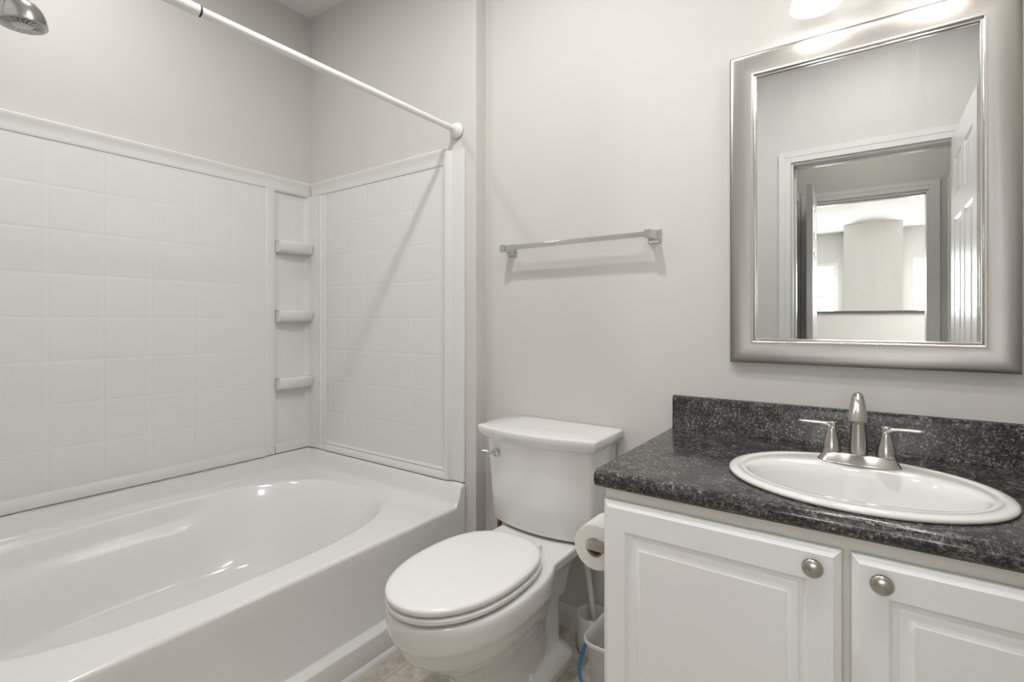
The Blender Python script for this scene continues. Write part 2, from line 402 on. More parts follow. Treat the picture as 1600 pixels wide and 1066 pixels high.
def baseboard(name, pts, n_in, h=0.078):
    """pts: polyline on the wall (x, y), n_in: side of the room (+1 left of travel)"""
    prof = [(0, 0), (0.013, 0), (0.013, h-0.022), (0.009, h-0.012), (0.006, h-0.004), (0.004, h), (0, h)]
    bm = BM()
    a, b = Vector((*pts[0], 0)), Vector((*pts[1], 0)); t = (b-a).normalized(); n = Vector((-t.y, t.x, 0))*n_in
    loft(bm, [[p+n*q[0]+Vector((0, 0, q[1])) for q in prof] for p in (a, b)])
    return struct(name, bm, M['trim'])
baseboard('baseboard_back', [(XC, YW), (-0.487, YW)], -1)
baseboard('baseboard_return', [(XC, YW-0.014), (XC, YT)], 1)
baseboard('baseboard_front', [(XC, YF), (OPL-0.063, YF)], 1)
baseboard('baseboard_right', [(XR, YF), (XR, 1.06)], 1)
# quarter-round between apron and floor
bm = BM(); pr = [(0, 0)]+[(0.017*math.cos(R(a)), 0.022*math.sin(R(a))) for a in range(0, 91, 15)]
loft(bm, [[(-1.3045+p[0], y, p[1]) for p in pr] for y in (0.0, YT-0.001)])
struct('trim_8', bm, M['trim'], smooth=True)

# ------------------------------------------------------------------ bathtub
XA = -1.33; DECK = H-0.735; FL = H-0.656; TY0, TY1 = 0.003, YT-0.003; TX0 = XL+0.003
def ss(t): t = max(0, min(1, t)); return t*t*(3-2*t)
def tub_z(x, y):
    # distance to the three walls -> raised flange ledge
    s = min(x-TX0, TY1-y, y-TY0)
    z = DECK + (FL-DECK)*(1-ss((s-0.018)/0.032))
    xc, yc, ax, ay, n = -1.865, 0.775, 0.432, 0.665, 2.7
    ro = (abs((x-xc)/ax)**n+abs((y-yc)/ay)**n)**(1/n)
    if ro < 1:
        iy = 0.46
        ri = (abs((x-xc)/0.31)**3+abs((y-0.66)/iy)**3)**(1/3)
        if ri <= 1: t = 1
        else: t = (1-ro)/((1-ro)+(ri-1)*0.75)
        depth = 0.30
        tt = t
        side = abs((x-xc)/ax) > abs((y-yc)/ay)*0.78
        prof = ss(tt**0.8)
        # armrest shelf half way down the long sides
        wgt = 0.45*ss((1.08-y)/0.22)*ss((y-0.2)/0.15)*ss((abs(x-xc)/ax-0.55)/0.2)
        shelf = 0.36
        pr2 = prof
        if t < 0.30: pr2 = shelf*ss(t/0.16)
        else: pr2 = shelf+(1-shelf)*ss((t-0.30)/0.62)
        prof = prof*(1-wgt)+pr2*wgt
        lip = 0.005*ss((1-ro)/0.05)
        z = z - (depth)*prof - lip*(1-prof)
    return z
bm = BM(); XF = XA-0.014; NR, NI, NO = 720, 64, 26
xc, yc = -1.865, 0.775
def sup(a, n=2.7):
    c, q = math.cos(a), math.sin(a); k = (abs(c/0.432)**n+abs(q/0.665)**n)**(-1/n); return c*k, q*k
def rect_hit(a):
    c, q = math.cos(a), math.sin(a); k = 1e9
    if c > 1e-9: k = min(k, (XF-xc)/c)
    if c < -1e-9: k = min(k, (TX0-xc)/c)
    if q > 1e-9: k = min(k, (TY1-yc)/q)
    if q < -1e-9: k = min(k, (TY0-yc)/q)
    return c*k, q*k
angs = [2*PI*i/NR for i in range(NR)]
for cx_, cy_ in ((XF, TY0), (XF, TY1), (TX0, TY0), (TX0, TY1)):     # put a ray exactly through every corner
    a_ = math.atan2(cy_-yc, cx_-xc) % (2*PI); k_ = min(range(NR), key=lambda i: abs(angs[i]-a_)); angs[k_] = a_
rings_ = []
for i in range(1, NI+1):
    u = i/NI; u = 1-(1-u)**1.5
    rings_.append([(xc+sup(a)[0]*u, yc+sup(a)[1]*u) for a in angs])
for i in range(1, NO+1):
    u = i/NO
    rings_.append([(xc+sup(a)[0]*(1-u)+rect_hit(a)[0]*u, yc+sup(a)[1]*(1-u)+rect_hit(a)[1]*u) for a in angs])
vr_ = loft(bm, [[(x, y, tub_z(x, y)) for x, y in rg] for rg in rings_], True, False)
edge_ = sorted([v for v in vr_[-1] if abs(v.co.x-XF) < 1e-6], key=lambda v: v.co.y)
gy = [v.co.y for v in edge_]; ny_ = len(gy)-1
# front edge and apron, following the flange at the ends
prof = [(XA-0.014+0.014*math.sin(R(a)), -0.014+0.014*math.cos(R(a))) for a in range(15, 91, 15)]
low = [(XA, DECK-0.05), (XA-0.004, 0.106), (XA-0.002, 0.101), (XA+0.004, 0.099), (XA+0.026, 0.094), (XA+0.0295, 0.092), (XA+0.031, 0.088), (XA+0.030, 0.020), (XA+0.0262, 0.001)]
rows = [edge_]
for px, dz in prof: rows.append([bm.verts.new((px, y, tub_z(XA-0.014, y)+dz)) for y in gy])
for px, pz in low: rows.append([bm.verts.new((px, y, pz)) for y in gy])
for a, b in zip(rows, rows[1:]):
    for j in range(ny_): bm.faces.new((a[j], b[j], b[j+1], a[j+1]))
tubo = thing('bathtub', 'white acrylic alcove bathtub with deep oval basin and plain apron', 'bathtub', (-1.86, 0.78, 0))
to = obj('tub_shell', bm, M['acrylic'], tubo, auto=60); to.location = (1.86, -0.78, 0)
bm = BM(); lathe(bm, [(0.0, 0.004), (0.022, 0.004), (0.03, 0.002), (0.032, -0.004)], (0, -0.45, DECK-0.3+0.002), n=32, cap0=False)
obj('drain', bm, M['chrome'], tubo)
bm = BM(); lathe(bm, [(0.036, 0.0), (0.036, 0.006), (0.028, 0.012), (0.001, 0.014)], (0, -0.652, DECK-0.11), 'y', 32)
obj('overflow_plate', bm, M['chrome'], tubo)

# ------------------------------------------------------------------ tub surround
ZT = 1.822; ZB = FL+0.005; PITCH = 0.157
def groove_lines(lo, hi, gs):
    L = {round(lo, 5), round(hi, 5)}
    for g_ in gs:
        for d in (-0.013, -0.006, -0.0025, 0, 0.0025, 0.006, 0.013):
            if lo < g_+d < hi: L.add(round(g_+d, 5))
    return sorted(L)
def gdepth(v, gs):
    k = min((abs(v-g_) for g_ in gs), default=1)
    return 0.0008*(1 if k < 0.001 else 0.75 if k < 0.004 else 0.2 if k < 0.0075 else 0)
def tiles(bm, u0, u1, v0, v1, gu, gv, f, thick=0.0, closed=True):
    us, vv = groove_lines(u0, u1, gu), groove_lines(v0, v1, gv)
    g = [[bm.verts.new(f(u, v, -max(gdepth(u, gu), gdepth(v, gv)))) for v in vv] for u in us]
    for i in range(len(us)-1):
        for j in range(len(vv)-1): bm.faces.new((g[i][j], g[i+1][j], g[i+1][j+1], g[i][j+1]))
gv = [1.752-PITCH*k for k in range(0, 8)]
# --- long wall panel
FX = XL+0.022
sp = thing('tub_surround_panel', 'long white tile-embossed surround panel on the left wall with three corner shelves', 'shower surround', (XL, 0.78, ZB), 'tub surround panels')
def place(o, root): o.location = -Vector(root.location); return o
fl = lambda u, v, d: (FX+d, u, v)
bm = BM()
gu = [0.514+0.158*k for k in range(-3, 6)]
tiles(bm, 0.024, 1.304, ZB+0.045, 1.752, gu, gv[1:], fl)
place(obj('tile_field', bm, M['surround'], sp, auto=80), sp)
def strip(bm, prof, a, b, f):
    loft(bm, [[f(a, *p) for p in prof], [f(b, *p) for p in prof]])
# stile between tile field and shelf column, bottom rail
bm = BM()
pf = [(1.3035, 0), (1.3035, 0.020), (1.308, 0.0225), (1.314, 0.0235), (1.346, 0.0235), (1.353, 0.021), (1.356, 0.014), (1.356, 0)]
loft(bm, [[(XL+0.001+p[1], p[0], z) for p in pf] for z in (ZB, 1.775)])
place(obj('stile', bm, M['surround'], sp), sp)
bm = BM()
pf = [(0, ZB), (0.030, ZB), (0.031, ZB+0.006), (0.029, ZB+0.026), (0.024, ZB+0.036), (0.0205, ZB+0.046), (0, ZB+0.046)]
loft(bm, [[(XL+0.001+p[0], y, p[1]) for p in pf] for y in (0.024, 1.3035)])
loft(bm, [[(XL+0.001+p[0]*0.75, y, p[1]) for p in pf] for y in (1.356, YT-0.03)])
place(obj('bottom_rail', bm, M['surround'], sp), sp)
CAP = [(0, 1.752), (0.0195, 1.752), (0.0195, 1.7555), (0.023, 1.757), (0.0245, 1.762), (0.0245, 1.772), (0.026, 1.788), (0.030, 1.802), (0.033, 1.810), (0.0335, 1.817), (0.030, ZT), (0, ZT)]
bm = BM(); loft(bm, [[(XL+0.001+p[0], y, p[1]) for p in CAP] for y in (0.003, YT-0.002)])
place(obj('cap_trim', bm, M['surround'], sp), sp)
bm = BM()   # recessed column behind the shelves, curving into the corner
pts = [(XL+0.001, 1.356), (XL+0.008, 1.356), (XL+0.008, 1.505)]+[(XL+0.008+0.03*(1-math.cos(R(a))), 1.505+0.03*math.sin(R(a))) for a in range(15, 91, 15)]+[(XL+0.060, YT-0.022), (XL+0.085, YT-0.020), (XL+0.0992, YT-0.016), (XL+0.0992, YT-0.002), (XL+0.001, YT-0.002)]
loft(bm, [[(p[0], p[1], z) for p in pts] for z in (ZB, 1.755)])
place(obj('shelf_column', bm, M['surround'], sp, auto=30), sp)
for zc in (H+0.378, H+0.035, H-0.300):
    bm = BM(); rings = []
    for z, ins in ((zc-0.037, 0.020), (zc-0.033, 0.011), (zc-0.024, 0.004), (zc+0.010, 0.0), (zc+0.016, 0.002), (zc+0.018, 0.006), (zc+0.0165, 0.012), (zc+0.0155, 0.02)):
        q = [(XL+0.004, 1.357)]
        for k in range(9):
            t = k/8; y = 1.357+0.177*t
            q.append((XL+0.062+0.012*math.sin(PI*t)-ins, y))
        q.append((XL+0.004, 1.534))
        rings.append([(x, y, z) for x, y in q])
    loft(bm, rings)
    place(obj('shelf', bm, M['surround'], sp, auto=50), sp)
# --- end wall panel
FY = YT-0.013
ep = thing('tub_surround_panel', 'white tile-embossed surround panel at the far end of the tub below the rod', 'shower surround', (-1.86, YT, ZB), 'tub surround panels')
fe = lambda u, v, d: (u, FY-d, v)
bm = BM(); gu = [-2.083+0.1535*k for k in range(-1, 5)]
tiles(bm, -2.250, -1.466, ZB+0.045, 1.752, gu, gv[1:], fe)
place(obj('tile_field', bm, M['surround'], ep, auto=80), ep)
bm = BM()
for x0, x1 in ((-2.300, -2.250), (-1.466, -1.331)):
    bm = BM()
    if x0 < -2: pf = [(x0, 0), (x0, 0.012), (x0+0.004, 0.020), (x0+0.012, 0.024), (x0+0.022, 0.022), (x0+0.028, 0.016), (x0+0.036, 0.018), (x0+0.044, 0.016), (x1, 0.0115), (x1, 0)]
    else: pf = [(x0, 0), (x0, 0.0115), (x0+0.024, 0.012), (x0+0.032, 0.017), (x0+0.040, 0.024), (x0+0.050, 0.026), (x0+0.060, 0.024), (x0+0.068, 0.013), (x0+0.072, 0.009), (x1-0.004, 0.009), (x1, 0.006), (x1, 0)]
    loft(bm, [[(p[0], YT-0.001-p[1], z) for p in pf] for z in (ZB, 1.752 if x0 < -2 else ZT-0.012)])
    place(obj('stile', bm, M['surround'], ep), ep)
bm = BM()
loft(bm, [[(x, YT-0.001-max(0, p[0]-0.008), p[1]) for p in CAP] for x in (-2.3655, -1.424)])
place(obj('cap_trim', bm, M['surround'], ep), ep)
bm = BM(); pf = [(0, ZB), (0.024, ZB), (0.025, ZB+0.006), (0.022, ZB+0.022), (0.014, ZB+0.030), (0.018, ZB+0.036), (0.012, ZB+0.046), (0, ZB+0.046)]
loft(bm, [[(x, YT-0.001-p[0], p[1]) for p in pf] for x in (-2.250, -1.424)])
place(obj('bottom_rail', bm, M['surround'], ep), ep)
# --- panel at the shower-head end
pp = thing('tub_surround_panel', 'white surround panel under the shower head at the near end of the tub', 'shower surround', (-1.86, 0, ZB), 'tub surround panels')
bm = BM(); tiles(bm, -2.36, -1.466, ZB, 1.752, gu, gv[1:], lambda u, v, d: (u, 0.012+d, v))
place(obj('tile_field', bm, M['surround'], pp, auto=80), pp)
bm = BM(); loft(bm, [[(x, 0.001+max(0, p[0]-0.008), p[1]) for p in CAP] for x in (-2.36, -1.34)])
place(obj('cap_trim', bm, M['surround'], pp), pp)

# ------------------------------------------------------------------ shower head
sh = thing('shower_head', 'chrome domed shower head hanging over the tub at the photo\'s left edge', 'shower head', (-1.86, 0, 1.965))
bm = BM(); tube(bm, spline([(0, 0.002, 0.05), (0, 0.09, 0.055), (0, 0.24, 0.055), (0, 0.335, 0.012)]), 0.0105, 16)
obj('shower_arm', bm, M['chrome'], sh)
bm = BM(); lathe(bm, [(0.032, 0.0), (0.030, 0.005), (0.018, 0.012), (0.011, 0.016)], (0, 0, 0.05), 'y', 32); obj('wall_flange', bm, M['chrome'], sh)
tilt = Matrix.Translation((0, 0.345, 0.0)) @ Matrix.Rotation(R(4), 4, 'X')
bm = BM(); lathe(bm, [(0.001, 0.026), (0.012, 0.026), (0.018, 0.020), (0.018, 0.010), (0.024, 0.004), (0.036, -0.004), (0.046, -0.018), (0.051, -0.034), (0.053, -0.048), (0.0535, -0.056), (0.050, -0.060), (0.046, -0.058)], n=48)
bmesh.ops.transform(bm, matrix=tilt, verts=bm.verts)
sb = obj('spray_body', bm, M['satin_chrome'], sh)
bm = BM(); lathe(bm, [(0.0462, -0.055), (0.001, -0.0575)], n=40); bmesh.ops.transform(bm, matrix=tilt, verts=bm.verts)
obj('spray_face', bm, M['black'], sh)
bm = BM()
for k in range(22):
    a = 2*PI*k/22; d = Vector((math.cos(a), math.sin(a), 0))
    tube(bm, [d*0.024+Vector((0, 0, -0.0585)), d*0.044+Vector((0, 0, -0.0582))], 0.0013, 6)
lathe(bm, [(0.022, -0.056), (0.022, -0.060), (0.016, -0.0625), (0.001, -0.063)], n=32)
bmesh.ops.transform(bm, matrix=tilt, verts=bm.verts)
obj('spray_ribs', bm, M['satin_chrome'], sh)

# ------------------------------------------------------------------ shower curtain rod
rod = thing('shower_curtain_rod', 'white telescoping shower curtain rod across the tub front', 'curtain rod', (-1.372, 0.78, H+0.779))
bm = BM(); tube(bm, [(0, -0.775, 0), (0, -0.20, 0)], 0.0145, 24); obj('outer_tube', bm, M['rod'], rod)
bm = BM(); tube(bm, [(0, -0.1945, 0), (0, 0.758, 0)], 0.0122, 24); obj('inner_tube', bm, M['rod'], rod)
bm = BM(); tube(bm, [(0, -0.2005, 0), (0, -0.1945, 0)], 0.0137, 24); obj('joint_ring', bm, M['black'], rod)
for y, k in ((0.779, -1), (-0.779, 1)):
    bm = BM(); lathe(bm, [(0.027, 0), (0.031, k*0.003), (0.032, k*0.008), (0.030, k*0.012), (0.027, k*0.0145), (0.027, k*0.019), (0.024, k*0.024), (0.018, k*0.027), (0.0165, k*0.034)], (0, y, 0), 'y', 36)
    obj('end_flange', bm, M['rod'], rod)

# ------------------------------------------------------------------ towel bar
TB0, TB1, TBZ, TBY = -1.140, -0.570, H+0.278, YW-0.060
tb = thing('towel_bar', 'chrome square towel bar on the wall above the toilet', 'towel bar', ((TB0+TB1)/2, YW, TBZ))
L2 = (TB1-TB0)/2
bm = BM(); box(bm, -L2+0.008, L2-0.008, -0.066, -0.054, -0.008, 0.008); obj('bar', bm, M['chrome'], tb, bevel=0.0015)
for k in (-1, 1):
    bm = BM(); x = k*L2
    loft(bm, [[(x+a*w, y, b*h) for a, b in ((-1, -1), (1, -1), (1, 1), (-1, 1))] for y, w, h in ((-0.0005, 0.022, 0.022), (-0.006, 0.022, 0.022), (-0.012, 0.015, 0.015), (-0.045, 0.0115, 0.0125), (-0.068, 0.012, 0.0135), (-0.071, 0.010, 0.011))])
    obj('post', bm, M['chrome'], tb, bevel=0.0015)

# ------------------------------------------------------------------ toilet
toi = thing('toilet', 'white two-piece toilet with closed lid between tub and vanity', 'toilet', (-0.905, YW, 0))
def remesh(o, v=0.006, it=6):
    m_ = o.modifiers.new('remesh', 'REMESH'); m_.mode = 'VOXEL'; m_.voxel_size = v; m_.use_smooth_shade = True
    s_ = o.modifiers.new('smooth', 'SMOOTH'); s_.factor = 0.5; s_.iterations = it
bm = BM()
YFR = -0.795
bowl = [(0.000, .104, -.60, -.17, -.38), (0.035, .104, -.60, -.17, -.38), (0.05, .097, -.592, -.18, -.38), (0.14, .092, -.60, -.19, -.40), (0.185, .098, -.635, -.2, -.43),
        (0.225, .122, -.70, -.22, -.47), (0.262, .146, -.745, -.235, -.50), (0.270, .154, -.755, -.24, -.50), (0.315, .171, -.782, -.25, -.51), (0.330, .179, -.792, -.25, -.51), (0.37, .183, YFR-0.003, -.25, -.51), (0.387, .182, YFR-.002, -.25, -.51), (0.393, .177, YFR+.003, -.25, -.51)]
loft(bm, [egg(w, yf, yb, ym, z, eb=2.6) for z, w, yf, yb, ym in bowl])
loft(bm, [rrect(w, (y1-y0)/2, r, 6, z, 0, (y0+y1)/2) for z, w, y0, y1, r in ((0.20, .075, -.36, -.10, .04), (0.29, .085, -.36, -.08, .04), (0.335, .115, -.36, -.05, .04), (0.36, .145, -.38, -.035, .03), (0.394, .152, -.40, -.03, .025))])
loft(bm, [rrect(w, (y1-y0)/2, .055, 6, z, 0, (y0+y1)/2) for z, w, y0, y1 in ((0.0, .125, -.52, -.13), (0.032, .125, -.52, -.13), (0.052, .112, -.50, -.15), (0.075, .09, -.47, -.17), (0.11, .078, -.45, -.18))])
loft(bm, [rrect(w, (y1-y0)/2, .04, 6, z, 0, (y0+y1)/2) for z, w, y0, y1 in ((0.02, .084, -.45, -.16), (0.22, .078, -.45, -.15), (0.34, .09, -.45, -.14))])
o = obj('bowl', bm, M['porcelain'], toi); remesh(o, 0.005, 8)
# seat ring and cover
bm = BM()
loft(bm, [egg(w*0.962, yf, yb, -.55, z, eb=2.5) for z, w, yf, yb in ((0.3950, .140, YFR+.04, -.34), (0.4010, .140, YFR+.04, -.34), (0.4012, .171, YFR-.001, -.315), (0.4035, .1745, YFR-.005, -.313), (0.4125, .175, YFR-.006, -.313), (0.4150, .172, YFR-.003, -.315), (0.4155, .140, YFR+.04, -.34))])
obj('seat', bm, M['seat'], toi, auto=50)
bm = BM()
loft(bm, [egg(w*0.962, yf, yb, -.55, z, eb=2.5) for z, w, yf, yb in ((0.4155, .140, YFR+.045, -.34), (0.4205, .140, YFR+.045, -.34), (0.4207, .169, YFR-.001, -.316), (0.4230, .172, YFR-.005, -.313), (0.4320, .173, YFR-.007, -.312), (0.4365, .171, YFR-.004, -.315), (0.4400, .163, YFR+.006, -.322), (0.4415, .145, YFR+.03, -.34), (0.442, .08, YFR+.10, -.41))])
obj('seat_cover', bm, M['seat'], toi, auto=50)
bm = BM()
for k in (-1, 1):
    bm = BM(); lathe(bm, [(0.012, -0.028), (0.013, -0.024), (0.013, 0.024), (0.012, 0.028)], (k*0.05, -0.296, 0.404), 'x', 20)
    obj('seat_hinge', bm, M['seat'], toi)
# tank: bowed front
def dsec(w, yf, bow, z, r=0.016, yb=-0.012, n=22):
    """bowed front, straight sides, rounded corners of radius r"""
    pts = []; sl = 2*bow/w                          # front slope at the corners
    a1 = math.atan(sl)
    for k in range(n+1):
        t = -1+2*k/n; x = t*(w-r); pts.append((x, yf-bow*(1-(x/w)**2), z))
    x0, y0, _ = pts[-1]; cx, cy = x0-r*math.sin(a1), y0+r*math.cos(a1); cx = min(cx, w-r)
    for k in range(1, 8):
        a = -PI/2+a1+(PI/2-a1)*k/7; pts.append((cx+r*math.cos(a), cy+r*math.sin(a), z))
    pts += [(cx+r, (cy+yb)/2, z), (cx+r, yb-0.01, z), (cx+r-0.01, yb, z), (-cx-r+0.01, yb, z), (-cx-r, yb-0.01, z), (-cx-r, (cy+yb)/2, z)]
    for k in range(7, 0, -1):
        a = -PI/2+a1+(PI/2-a1)*k/7; pts.append((-(cx+r*math.cos(a)), cy+r*math.sin(a), z))
    return pts
bm = BM()
loft(bm, [dsec(w*0.972, yf, b, z, r=rr) for z, w, yf, b, rr in ((0.398, .185, -.145, .040, .012), (0.400, .200, -.163, .042, .016), (0.405, .207, -.170, .043, .02), (0.414, .211, -.174, .044, .022), (0.50, .215, -.179, .045, .022), (0.60, .220, -.185, .046, .022), (0.68, .2235, -.190, .047, .022), (0.706, .227, -.194, .048, .022))])
obj('tank', bm, M['porcelain'], toi, auto=75)
bm = BM()
loft(bm, [dsec(w*0.968, yf, b, z, r=0.010, yb=-0.004) for z, w, yf, b in ((0.700, .221, -.198, .042), (0.7015, .228, -.204, .042), (0.708, .233, -.211, .043), (0.715, .237, -.216, .043), (0.7205, .2405, -.219, .043), (0.7225, .2415, -.2205, .043), (0.7385, .243, -.222, .043), (0.7415, .242, -.221, .043), (0.7432, .2395, -.2185, .043), (0.744, .236, -.215, .043), (0.7443, .15, -.15, .03))])
obj('tank_lid', bm, M['porcelain'], toi, auto=75)
bm = BM(); lx, ly, lz = -0.150, -0.222, 0.655
lathe(bm, [(0.013, 0.008), (0.0145, 0.0), (0.013, -0.006), (0.008, -0.009), (0.007, -0.016), (0.001, -0.017)], (lx, ly, lz), 'y', 28)
tube(bm, spline([(lx, ly-0.013, lz), (lx-0.02, ly-0.016, lz+0.002), (lx-0.042, ly-0.020, lz+0.003)]), [0.0045]*17, 12)
obj('flush_lever', bm, M['chrome'], toi)
for k in (-1, 1):
    bm = BM(); lathe(bm, [(0.014, 0.0), (0.014, 0.008), (0.010, 0.016), (0.001, 0.019)], (k*0.094, -0.38, 0.055), 'z', 20)
    obj('bolt_cap', bm, M['seat'], toi)

# water supply pipe
sup = thing('supply_pipe', 'brown water supply pipe rising to the left underside of the toilet tank', 'pipe', (-1.105, YW, 0.16))
bm = BM(); tube(bm, spline([(0, -0.001, 0), (0, -0.09, 0.0), (0, -0.130, 0.03), (0, -0.135, 0.12), (0.003, -0.135, 0.239)]), 0.0085, 14); obj('pipe', bm, M['copper'], sup)
bm = BM(); lathe(bm, [(0.026, 0), (0.024, -0.006), (0.008, -0.009)], (0, -0.001, 0), 'y', 24); obj('escutcheon', bm, M['chrome'], sup)

# ------------------------------------------------------------------ vanity cabinet
VX0, VX1, VYF, VZ = -0.487, XR-0.008, 1.060, H-0.337-0.038
van = thing('vanity_cabinet', 'white two-door vanity cabinet under the dark countertop', 'cabinet', (-0.02, 1.34, 0))
def vplace(o): o.location = -Vector(van.location); return o
bm = BM(); t = 0.016
box(bm, VX0, VX0+t, VYF+0.018, YW-0.002, 0.0, VZ); box(bm, VX1-t, VX1, VYF+0.018, YW-0.002, 0.0, VZ)
box(bm, VX0+t, VX1-t, VYF+0.018, YW-0.002, 0.09, 0.105); box(bm, VX0+t, VX1-t, YW-0.008, YW-0.002, 0.105, VZ)
box(bm, VX0+t, VX1-t, VYF+0.07, VYF+0.08, 0, 0.09)
vplace(obj('cabinet_box', bm, M['cab'], van, False))
bm = BM()
box(bm, VX0, VX0+0.035, VYF, VYF+0.018, 0.09, VZ); box(bm, VX1-0.035, VX1, VYF, VYF+0.018, 0.09, VZ)
box(bm, VX0+0.035, VX1-0.035, VYF, VYF+0.018, VZ-0.035, VZ); box(bm, VX0+0.035, VX1-0.035, VYF, VYF+0.018, 0.09, 0.125)
box(bm, -0.05, -0.01, VYF, VYF+0.018, 0.125, VZ-0.035)
vplace(obj('face_frame', bm, M['frame_white'], van, False))
DZ0, DZ1 = 0.105, H-0.400
DY = VYF-0.0015
knob_prof = [(0.0065, 0.0), (0.0065, 0.010), (0.009, 0.014), (0.0155, 0.017), (0.017, 0.020), (0.0155, 0.024), (0.010, 0.0268), (0.001, 0.028)]
for (x0, x1, kx) in ((-0.485, -0.037, -0.079), (-0.0235, 0.428, 0.019)):
    bm = BM(); e = 0.012
    f = lambda u, v, d: (u, DY-0.019-d, v)
    m_ = 0.052-e
    rings = [(0, 0), (0.002, -0.0030), (0.006, -0.0055), (0.012, -0.0058), (0.0145, -0.0038), (0.022, -0.0036), (0.031, -0.0016), (0.0335, 0.0), (0.036, 0.0)]
    panel_face(bm, x0+e, x1-e, DZ0+e, DZ1-e, [(x0+e+m_, x1-e-m_, DZ0+e+m_+0.008, DZ1-e-m_-0.008)], rings, f, edge=[(0, 0), (0.0012, -0.0014), (0.0098, -0.0068), (0.0115, -0.0085), (0.012, -0.0105), (0.012, -0.0185)])
    d = vplace(obj('door', bm, M['cab'], van, auto=28))
    bm = BM(); lathe(bm, [(r, -h) for r, h in knob_prof], (kx, DY-0.0185, H-0.431), 'y', 32)
    obj('knob', bm, M['nickel'], d, auto=50)

# ------------------------------------------------------------------ countertop with sink cut-out
CT = H-0.337; CX0, CX1, CYF = -0.506, XR-0.002, 1.038
SC = (-0.020, 1.272)
ctop = thing('countertop', 'black and grey speckled laminate countertop with rolled front edge', 'countertop', (-0.02, 1.33, CT-0.038))
prof = [(YW-0.002, CT-0.038), (CYF+0.018, CT-0.038), (CYF+0.010, CT-0.037), (CYF+0.003, CT-0.031), (CYF, CT-0.021), (CYF+0.0005, CT-0.013), (CYF+0.004, CT-0.005), (CYF+0.010, CT-0.001), (CYF+0.018, CT), (YW-0.04, CT), (YW-0.002, CT)]
bm = BM(); loft(bm, [[(x, y, z) for y, z in prof] for x in (CX0, CX1)])
top = obj('worktop', bm, M['granite'], None)
bm = BM(); loft(bm, [[(SC[0]+0.226*math.cos(2*PI*i/64), SC[1]+0.190*math.sin(2*PI*i/64), z) for i in range(64)] for z in (CT-0.06, CT+0.03)])
cut = obj('cutter', bm, M['granite'], None)
bo = top.modifiers.new('b', 'BOOLEAN'); bo.object = cut; bo.operation = 'DIFFERENCE'; bo.solver = 'EXACT'
bpy.context.view_layer.update()
dg = bpy.context.evaluated_depsgraph_get()
nm = bpy.data.meshes.new_from_object(top.evaluated_get(dg)); top.modifiers.clear(); top.data = nm
bpy.data.objects.remove(cut)
for p in nm.polygons: p.use_smooth = True
b2 = BM(); b2.from_mesh(nm)
for e_ in b2.edges:
    if len(e_.link_faces) == 2: e_.smooth = e_.calc_face_angle(0) < R(32)
b2.to_mesh(nm); b2.free()
top.parent = ctop; top.location = -Vector(ctop.location)
BS = CT+0.1015; BY = YW-0.020
prof = [(YW-0.002, CT+0.0005), (BY-0.006, CT+0.0005), (BY-0.002, CT+0.003), (BY, CT+0.008), (BY, BS-0.009), (BY+0.002, BS-0.003), (BY+0.007, BS), (YW-0.002, BS)]
bm = BM(); loft(bm, [[(x, y, z) for y, z in prof] for x in (CX0, CX1)])
o = obj('backsplash', bm, M['granite'], ctop); o.location = -Vector(ctop.location)

# ------------------------------------------------------------------ sink
snk = thing('sink', 'white oval drop-in porcelain sink set in the countertop', 'sink', (SC[0], SC[1], CT))
def oval(a, b, cy, z, n=80): return [(a*math.cos(2*PI*i/n), cy+b*math.sin(2*PI*i/n), z) for i in range(n)]
bm = BM()
rings = [(.240, .205, 0, .0005), (.2435, .2085, 0, .002), (.2445, .2095, 0, .005), (.2435, .2085, 0, .008), (.240, .205, 0, .0102), (.233, .198, 0, .0115), (.226, .191, 0, .0120), (.2235, .1885, 0, .0112),
         (.2205, .1855, 0, .0100), (.216, .180, -.001, .0098), (.210, .162, -.012, .0105), (.206, .146, -.022, .0105), (.201, .137, -.028, .0075), (.196, .131, -.030, 0.0), (.190, .125, -.030, -.014),
         (.180, .117, -.030, -.04), (.165, .106, -.029, -.070), (.14, .09, -.028, -.098), (.10, .065, -.026, -.120), (.055, .038, -.025, -.131), (.024, .022, -.025, -.135), (.020, .020, -.025, -.142)]
loft(bm, [oval(a, b, cy, z) for a, b, cy, z in rings], False, False)
obj('basin', bm, M['porcelain'], snk, auto=60)
bm = BM(); lathe(bm, [(0.001, -0.1345), (0.014, -0.1345), (0.0205, -0.1335), (0.0225, -0.1318), (0.023, -0.136)], (0, -0.025, 0), n=32, cap1=False)
obj('drain', bm, M['chrome'], snk)

